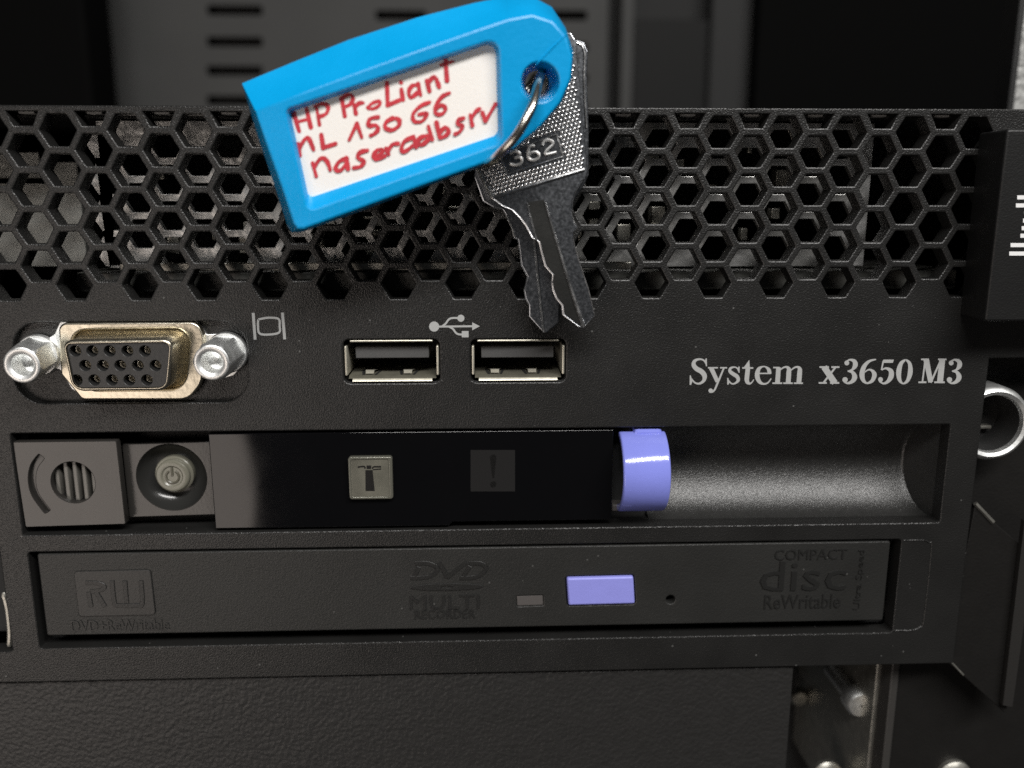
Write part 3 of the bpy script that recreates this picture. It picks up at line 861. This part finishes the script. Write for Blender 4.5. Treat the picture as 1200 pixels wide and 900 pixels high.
back_px = [(x, y) for x, y in [(566, 236), (556, 208), (556, 170), (570, 120), (610, 75), (655, 50), (676, 46.5), (684, 49), (689, 60), (688, 90), (690, 150), (690, 205), (684, 218), (672, 236), (668, 255), (668, 300), (660, 330),
           (656, 352), (655, 378), (640, 390.5), (635, 388), (620, 371), (620, 358), (616, 350), (614, 340), (616, 333), (618, 324), (611, 311), (609, 296), (607, 281), (602, 279), (600, 268), (594, 254), (589, 246), (578, 243)]]
grp = 'two small cylinder-lock keys on one ring'
key1 = thing('key', 'front key with knurled bow numbered 362 and dark shank', 'key', grp)
p0, n, u, v, to2, to3 = keymesh(None, -5.2, 1.6, (0.02, 0.05), None)
hole = circ(*to2(626, 92), 2.0, 20)
outl = [to2(*p) for p in front_px]
MB().plate(rounded(outl, 0.1, 2), [hole], 0.0, 1.7, 0.14, to3=to3, back=True).build('key_blade', M['keydark'], key1)
# raised rim and knurled field of the bow
fieldp = [to2(*p) for p in ((561, 197), (577.5, 231), (685, 198.5), (686, 182), (680, 120), (673, 55), (655, 48), (600, 78), (566, 130), (556, 172))]
rimm = MB()
def edge(pa, pb, w, h=0.16):
    a, b = to2(*pa), to2(*pb)
    rimm.tube([to3(a, -0.02), to3(b, -0.02)], w, 6)
edge((577.5, 231), (685, 198.5), 0.24); edge((560, 196), (577.5, 231), 0.3)
pc4 = [(586, 181.5), (652.5, 157.5), (660, 183.5), (594, 204)]
for i in range(4): edge(pc4[i], pc4[(i+1) % 4], 0.13)
rimm.build('bow_rim', M['nickel'], key1)
def inside(p, poly):
    c = False
    for i in range(len(poly)):
        a, b = poly[i-1], poly[i]
        if (a[1] > p[1]) != (b[1] > p[1]) and p[0] < (b[0]-a[0])*(p[1]-a[1])/(b[1]-a[1]) + a[0]: c = not c
    return c
ax_ = (Vector(to2(685, 198.5)) - Vector(to2(577.5, 231))).normalized(); ay_ = Vector((-ax_.y, ax_.x))
org = Vector(to2(577.5, 231))
plate2d = inset(ccw([to2(*p) for p in pc4]), -0.22)
fi = inset(ccw(fieldp), 0.28)
kn = MB(); cnt = 0
for j in range(0, 60):
    for i in range(-30, 60):
        q = org + ax_*(0.56*(i + 0.5*(j % 2))) + ay_*(0.30 + 0.485*j)
        if inside(q, fi) and not inside(q, plate2d) and (Vector(q) - Vector(to2(626, 92))).length > 2.4:
            w = random.uniform(0.9, 1.08)
            ls = []
            for r_, h_ in ((0.255, 0.0), (0.21, 0.10), (0.11, 0.17)):
                ls.append([to3((q.x + r_*w*math.cos(2*math.pi*k/7), q.y + r_*w*math.sin(2*math.pi*k/7)), -h_) for k in range(7)])
            kn.loft(ls, cap1=True); cnt += 1
kn.build('knurling', M['nickel'], key1, smooth=80, kind='stuff')
# number on the bow
def num(ch_, pts, w=0.21):
    t = MB()
    for s_ in pts:
        q = smooth_path([to2(540+a/7.5, 140+b/7.5) for a, b in s_], 4)
        t.tube([to3(c, -0.02) for c in q], w, 8)
    return t
t = num('3', [[(432, 300), (470, 282), (512, 290), (515, 318), (475, 340)], [(475, 340), (522, 332), (538, 362), (520, 392), (470, 402), (432, 390)]])
for s_ in ([[(650, 232), (612, 236), (592, 270), (590, 318), (602, 348), (640, 358), (680, 338), (688, 308), (662, 286), (620, 292), (598, 318)]],
           [[(716, 228), (728, 196), (770, 182), (806, 196), (806, 222), (775, 250), (742, 288), (752, 310)], [(748, 310), (838, 288)]]):
    q = num('', s_); t.add(q.v, q.f)
t.build('bow_number', mat('matte_nickel', (0.85, 0.85, 0.84), 0.5, 0.9), key1)
# milled groove of the shank
gv = MB()
gp = [(617.5, 237), (637.5, 233.5), (684, 384), (677, 379), (660, 366), (648, 332), (632, 290)]
ridge = [(638.5, 236), (650, 275), (668, 334), (684, 383)]
gv.tube([to3(to2(*p), -0.09) for p in ridge], [0.16, 0.2, 0.24, 0.27], 8)
ridge = [(618, 238), (623, 260), (629, 281)]
gv.tube([to3(to2(*p), -0.06) for p in ridge], 0.16, 8)
gv.build('shank_ridge', M['nickel'], key1)
MB().tube([to3(to2(*p), -0.01) for p in front_px[16:]+front_px[:1]], 0.055, 6).build('worn_bright_edge', M['nickel'], key1)  # worn cuts, their edge highlight put in as a brighter tube
fp = [to2(*p) for p in ((618, 237), (637.5, 234), (682, 381), (676, 379), (661, 367), (660, 357), (653, 349), (649, 339), (648, 331), (649, 322), (640, 311), (636, 297), (633, 283), (628, 279))]
MB().cap([[to3(p, -0.012) for p in fp]], [fp]).build('shank_groove', mat('groove_metal', (0.12, 0.12, 0.115), 0.33, 1.0, bump=0.04, scale=2500, var=0.3), key1)

key2 = thing('key', 'rear key mostly hidden behind the front key, turned clockwise', 'key', grp)
p0, n, u, v, to2, to3 = keymesh(None, -2.6, 1.6, (-0.02, 0.03), None)
outl = [to2(*p) for p in back_px]
MB().plate(rounded(outl, 0.1, 2), [circ(*to2(622, 95), 2.0, 20)], 0.0, 1.7, 0.14, to3=to3, back=True).build('key_blade', M['keydark'], key2)
gv = MB()
gv.tube([to3(to2(*p), -0.09) for p in ((626, 280), (631, 330), (637, 389))], 0.2, 8)
gv.tube([to3(to2(*p), -0.03) for p in ((594, 252), (601, 268), (604, 279))], 0.12, 6)
gv.build('shank_ridge', M['nickel'], key2)
rm = MB()
rm.tube([to3(to2(*p), -0.03) for p in ((676, 50), (682, 53), (685, 62), (684, 95), (687, 150))], 0.16, 6)
rm.build('bow_rim', M['nickel'], key2)
MB().tube([to3(to2(*p), -0.01) for p in back_px[22:]], 0.06, 6).build('worn_bright_edge', M['nickel'], key2)  # paler tube gives the worn cuts a built-in edge highlight

# ================================================================== KEY TAG
tag = thing('key_tag', 'bright blue plastic key tag with handwritten white label', 'key tag')
TY = -15.0
tp0 = Vector((P(470, 140, TY)[0], TY, P(470, 140, TY)[1]))
tn = Vector((0.02, -1, -0.10)).normalized()
tu = Vector((1, 0, 0)); tu = (tu - tn*tu.dot(tn)).normalized(); tv = tu.cross(-tn)
if tv.z < 0: tv = -tv
TH = 4.2
def t3(px, py, d=0.0):
    return onplane(px, py, tp0 - tn*d, tn)
def tl(p3):
    q = p3 - tp0
    return (q.dot(tu), q.dot(tv))
fpx = [(298, 129), (360, 105), (430, 79), (500, 54), (560, 33), (596, 21), (624, 16), (648, 24), (664, 42), (671, 66), (669, 92), (657, 120), (633, 149), (602, 175), (568, 191.5), (500, 216), (420, 245.5), (356, 269), (348, 269), (343, 262), (330, 222), (313, 174)]
bpx = [(285, 98), (345, 73), (410, 47), (490, 21), (556, 4), (592, -3), (624, -3), (646, 9), (662, 33), (671, 60), (669, 92), (658, 120), (634, 150), (603, 176), (569, 193), (500, 218), (420, 248), (354, 271.5), (343, 271.5), (338, 264), (322, 214), (303, 158)]
def dens(l): return [tuple(p) for p in smooth_path(l, 2, True)]
F2 = [tl(t3(*p)) for p in fpx]
def dens_corner(l):
    return l
Fl = ccw(F2)
flip = sarea(F2) < 0
B3 = [t3(p[0], p[1], TH) for p in bpx]
if flip: B3 = B3[::-1]
def tto3(p, d): return tp0 + tu*p[0] + tv*p[1] - tn*d
wpx = [(338, 131.5), (581, 48), (584, 158), (360, 233)]
win = rounded([tl(t3(*p)) for p in wpx], [0.5, 0.9, 0.9, 0.5], 4)
winf = rounded([tl(t3(*p)) for p in [(334.5, 128.5), (584, 44.5), (588, 167), (361, 247)]], [0.7, 1.1, 1.1, 0.7], 4)
th = tl(t3(633, 96))
hol = circ(th[0], th[1], 2.15, 28)
tb = MB()
def mixl(a, b, w): return [p*(1-w) + q*w for p, q in zip(a, b)]
F0 = [tto3(p, 0.0) for p in inset(Fl, 0.32)]
F1 = [tto3(p, 0.09) for p in inset(Fl, 0.11)]
Fe = [tto3(p, 0.34) for p in Fl]
Bm = mixl([tto3(p, TH-0.6) for p in Fl], [q + tn*0.6 for q in B3], 1.0)
tb.loft([F0, F1, Fe, Bm, B3])
# window: softly rounded edge, sloping lower bevel
tb.loft([[tto3(p, 0) for p in inset(winf, -0.25)], [tto3(p, 0.06) for p in inset(winf, -0.08)], [tto3(p, 0.2) for p in winf], [tto3(p, 0.95) for p in inset(win, -0.04)], [tto3(p, 1.25) for p in win]])
tb.loft([[tto3(p, 0) for p in inset(hol, -0.2)], [tto3(p, 0.06) for p in inset(hol, -0.06)], [tto3(p, 0.25) for p in hol], [tto3(p, TH) for p in inset(hol, 0.75)]])
tb.cap([F0, [tto3(p, 0) for p in inset(winf, -0.25)], [tto3(p, 0) for p in inset(hol, -0.2)]], [inset(Fl, 0.32), inset(winf, -0.25), inset(hol, -0.2)])
def t2of(q): return tl(q)
tb.cap([B3, [tto3(p, TH) for p in inset(hol, 0.75)]], [[t2of(q) for q in B3], inset(hol, 0.75)])
tb.build('tag_body', M['tag'], tag, smooth=38)
ml = MB().tube([tto3(tl(t3(*p)), 0.0) for p in ((664, 40), (645, 58), (628, 76))], [0.05, 0.13, 0.05], 6)
ml.build('mould_line', M['tag'], tag)
pap = MB().cap([[tto3(p, 1.2) for p in inset(win, -0.3)]], [inset(win, -0.3)])
paper = pap.build('paper_label', M['paper'], tag)
# handwriting, strokes in red ink
zo = 1200/260
hw = MB(); hk = [0]
def hs(pts, w=21, n=5):
    w *= 1.12
    hk[0] += 1
    d = 1.19 - 0.0012*hk[0]
    q = smooth_path(pts, n) if len(pts) > 2 else [tuple(pts[0]), tuple((a+b)/2 for a, b in zip(*pts)), tuple(pts[1])]
    m = len(q)
    rib = []
    for i, (a, b) in enumerate(q):
        ww = w*(0.96 + 0.15*math.sin(i*0.55 + hk[0]*1.7) + 0.07*math.sin(i*1.9 + hk[0]))
        rib.append((a, b, ww))
    f = lambda a, b: tto3(tl(t3(330 + a/zo, 50 + b/zo, 1.2)), d)
    hw.ribbon(rib, f)
    for e in (rib[0], rib[-1]):
        hk[0] += 1; d = 1.19 - 0.0012*hk[0]
        f2 = lambda a, b, d=d: tto3(tl(t3(330 + a/zo, 50 + b/zo, 1.2)), d)
        hw.disc(e[0], e[1], e[2]/2, f2, 10)
hs([(66, 382), (95, 480)]); hs([(135, 358), (158, 458)]); hs([(88, 428), (150, 412)], 18)
hs([(188, 345), (205, 445)]); hs([(182, 346), (225, 330), (252, 350), (240, 385), (200, 402)])
hs([(326, 305), (342, 398)]); hs([(322, 302), (365, 281), (386, 300), (372, 332), (336, 350)])
hs([(392, 335), (402, 384)]); hs([(398, 352), (418, 328), (440, 326)])
hs([(466, 352), (490, 328), (528, 316), (532, 334), (505, 354), (474, 358), (466, 350)], 17)
hs([(570, 218), (574, 338)]); hs([(574, 338), (636, 312)])
hs([(648, 252), (656, 308)]); hs([(645, 213), (647, 216)], 22)
hs([(742, 228), (705, 234), (688, 268), (700, 296), (738, 268)]); hs([(738, 222), (752, 284)])
hs([(786, 205), (800, 262)]); hs([(790, 222), (820, 186), (836, 196), (852, 240)])
hs([(885, 78), (895, 205)], 23); hs([(862, 120), (928, 102)], 17)
hs([(90, 546), (100, 610)]); hs([(95, 570), (130, 518), (150, 522), (174, 580)])
hs([(215, 498), (226, 568)]); hs([(226, 568), (292, 546)])
hs([(366, 526), (408, 436)]); hs([(408, 436), (434, 512)])
hs([(522, 402), (478, 412), (472, 448), (508, 446), (522, 466), (505, 490), (482, 502)])
hs([(600, 408), (565, 430), (562, 460), (598, 472), (634, 448), (634, 415), (600, 408)])
hs([(800, 322), (752, 342), (712, 384), (718, 424), (760, 424), (786, 384), (742, 388)], 19)
hs([(908, 272), (868, 292), (832, 345), (836, 384), (870, 384), (888, 355), (864, 338), (838, 358)], 19)
hs([(168, 650), (188, 722)]); hs([(176, 672), (214, 624), (246, 640), (264, 688)])
hs([(352, 625), (312, 642), (292, 680), (316, 692), (348, 660)]); hs([(350, 622), (360, 682)])
hs([(464, 582), (426, 592), (412, 620), (444, 640), (430, 668), (392, 676)])
hs([(500, 618), (540, 598), (544, 577), (516, 582), (496, 612), (512, 632), (560, 612)], 18)
hs([(566, 572), (580, 604)]); hs([(572, 590), (600, 550), (630, 545)])
hs([(708, 512), (666, 532), (648, 574), (666, 588), (708, 558)]); hs([(714, 506), (728, 562)])
hs([(788, 502), (750, 514), (738, 545), (762, 550), (798, 520)]); hs([(794, 452), (816, 524)])
hs([(838, 432), (855, 512)]); hs([(852, 488), (884, 458), (904, 476), (888, 502), (856, 515)])
hs([(984, 408), (956, 418), (952, 440), (978, 450), (964, 480), (938, 494)], 19)
hs([(1020, 390), (1032, 448)]); hs([(1028, 408), (1050, 372), (1070, 358)], 19)
hs([(1086, 378), (1102, 424)]); hs([(1102, 424), (1128, 380), (1156, 332)], 18)
hw.build('handwriting', M['ink'], paper, smooth=0, weld=False)

# ================================================================== KEY RING
ringt = bpy.data.objects
def q3(px, py, y):
    x, z = P(px, py, y); return (x, y, z)
rp = [q3(634, 88, -13.0), q3(631, 96, -15.6), q3(623, 126, -18.0), q3(606, 158, -18.6), q3(584, 182, -17.2), q3(571, 192, -14.2),
      q3(572, 186, -10.0), q3(590, 150, -5.0), q3(616, 108, -2.2), q3(630, 88, -5.0), q3(635, 84, -9.5)]
rg = MB().tube(smooth_path(rp, 8, True), 0.52, 12, closed=True)
ro = rg.build('key_ring', mat('ring_wire', (0.62, 0.58, 0.52), 0.22, 1.0, bump=0.06, scale=1500, var=0.2, vscale=500), None, smooth=80)
ro['label'] = 'thin steel wire ring through the hole of the blue tag'
ro['category'] = 'key ring'
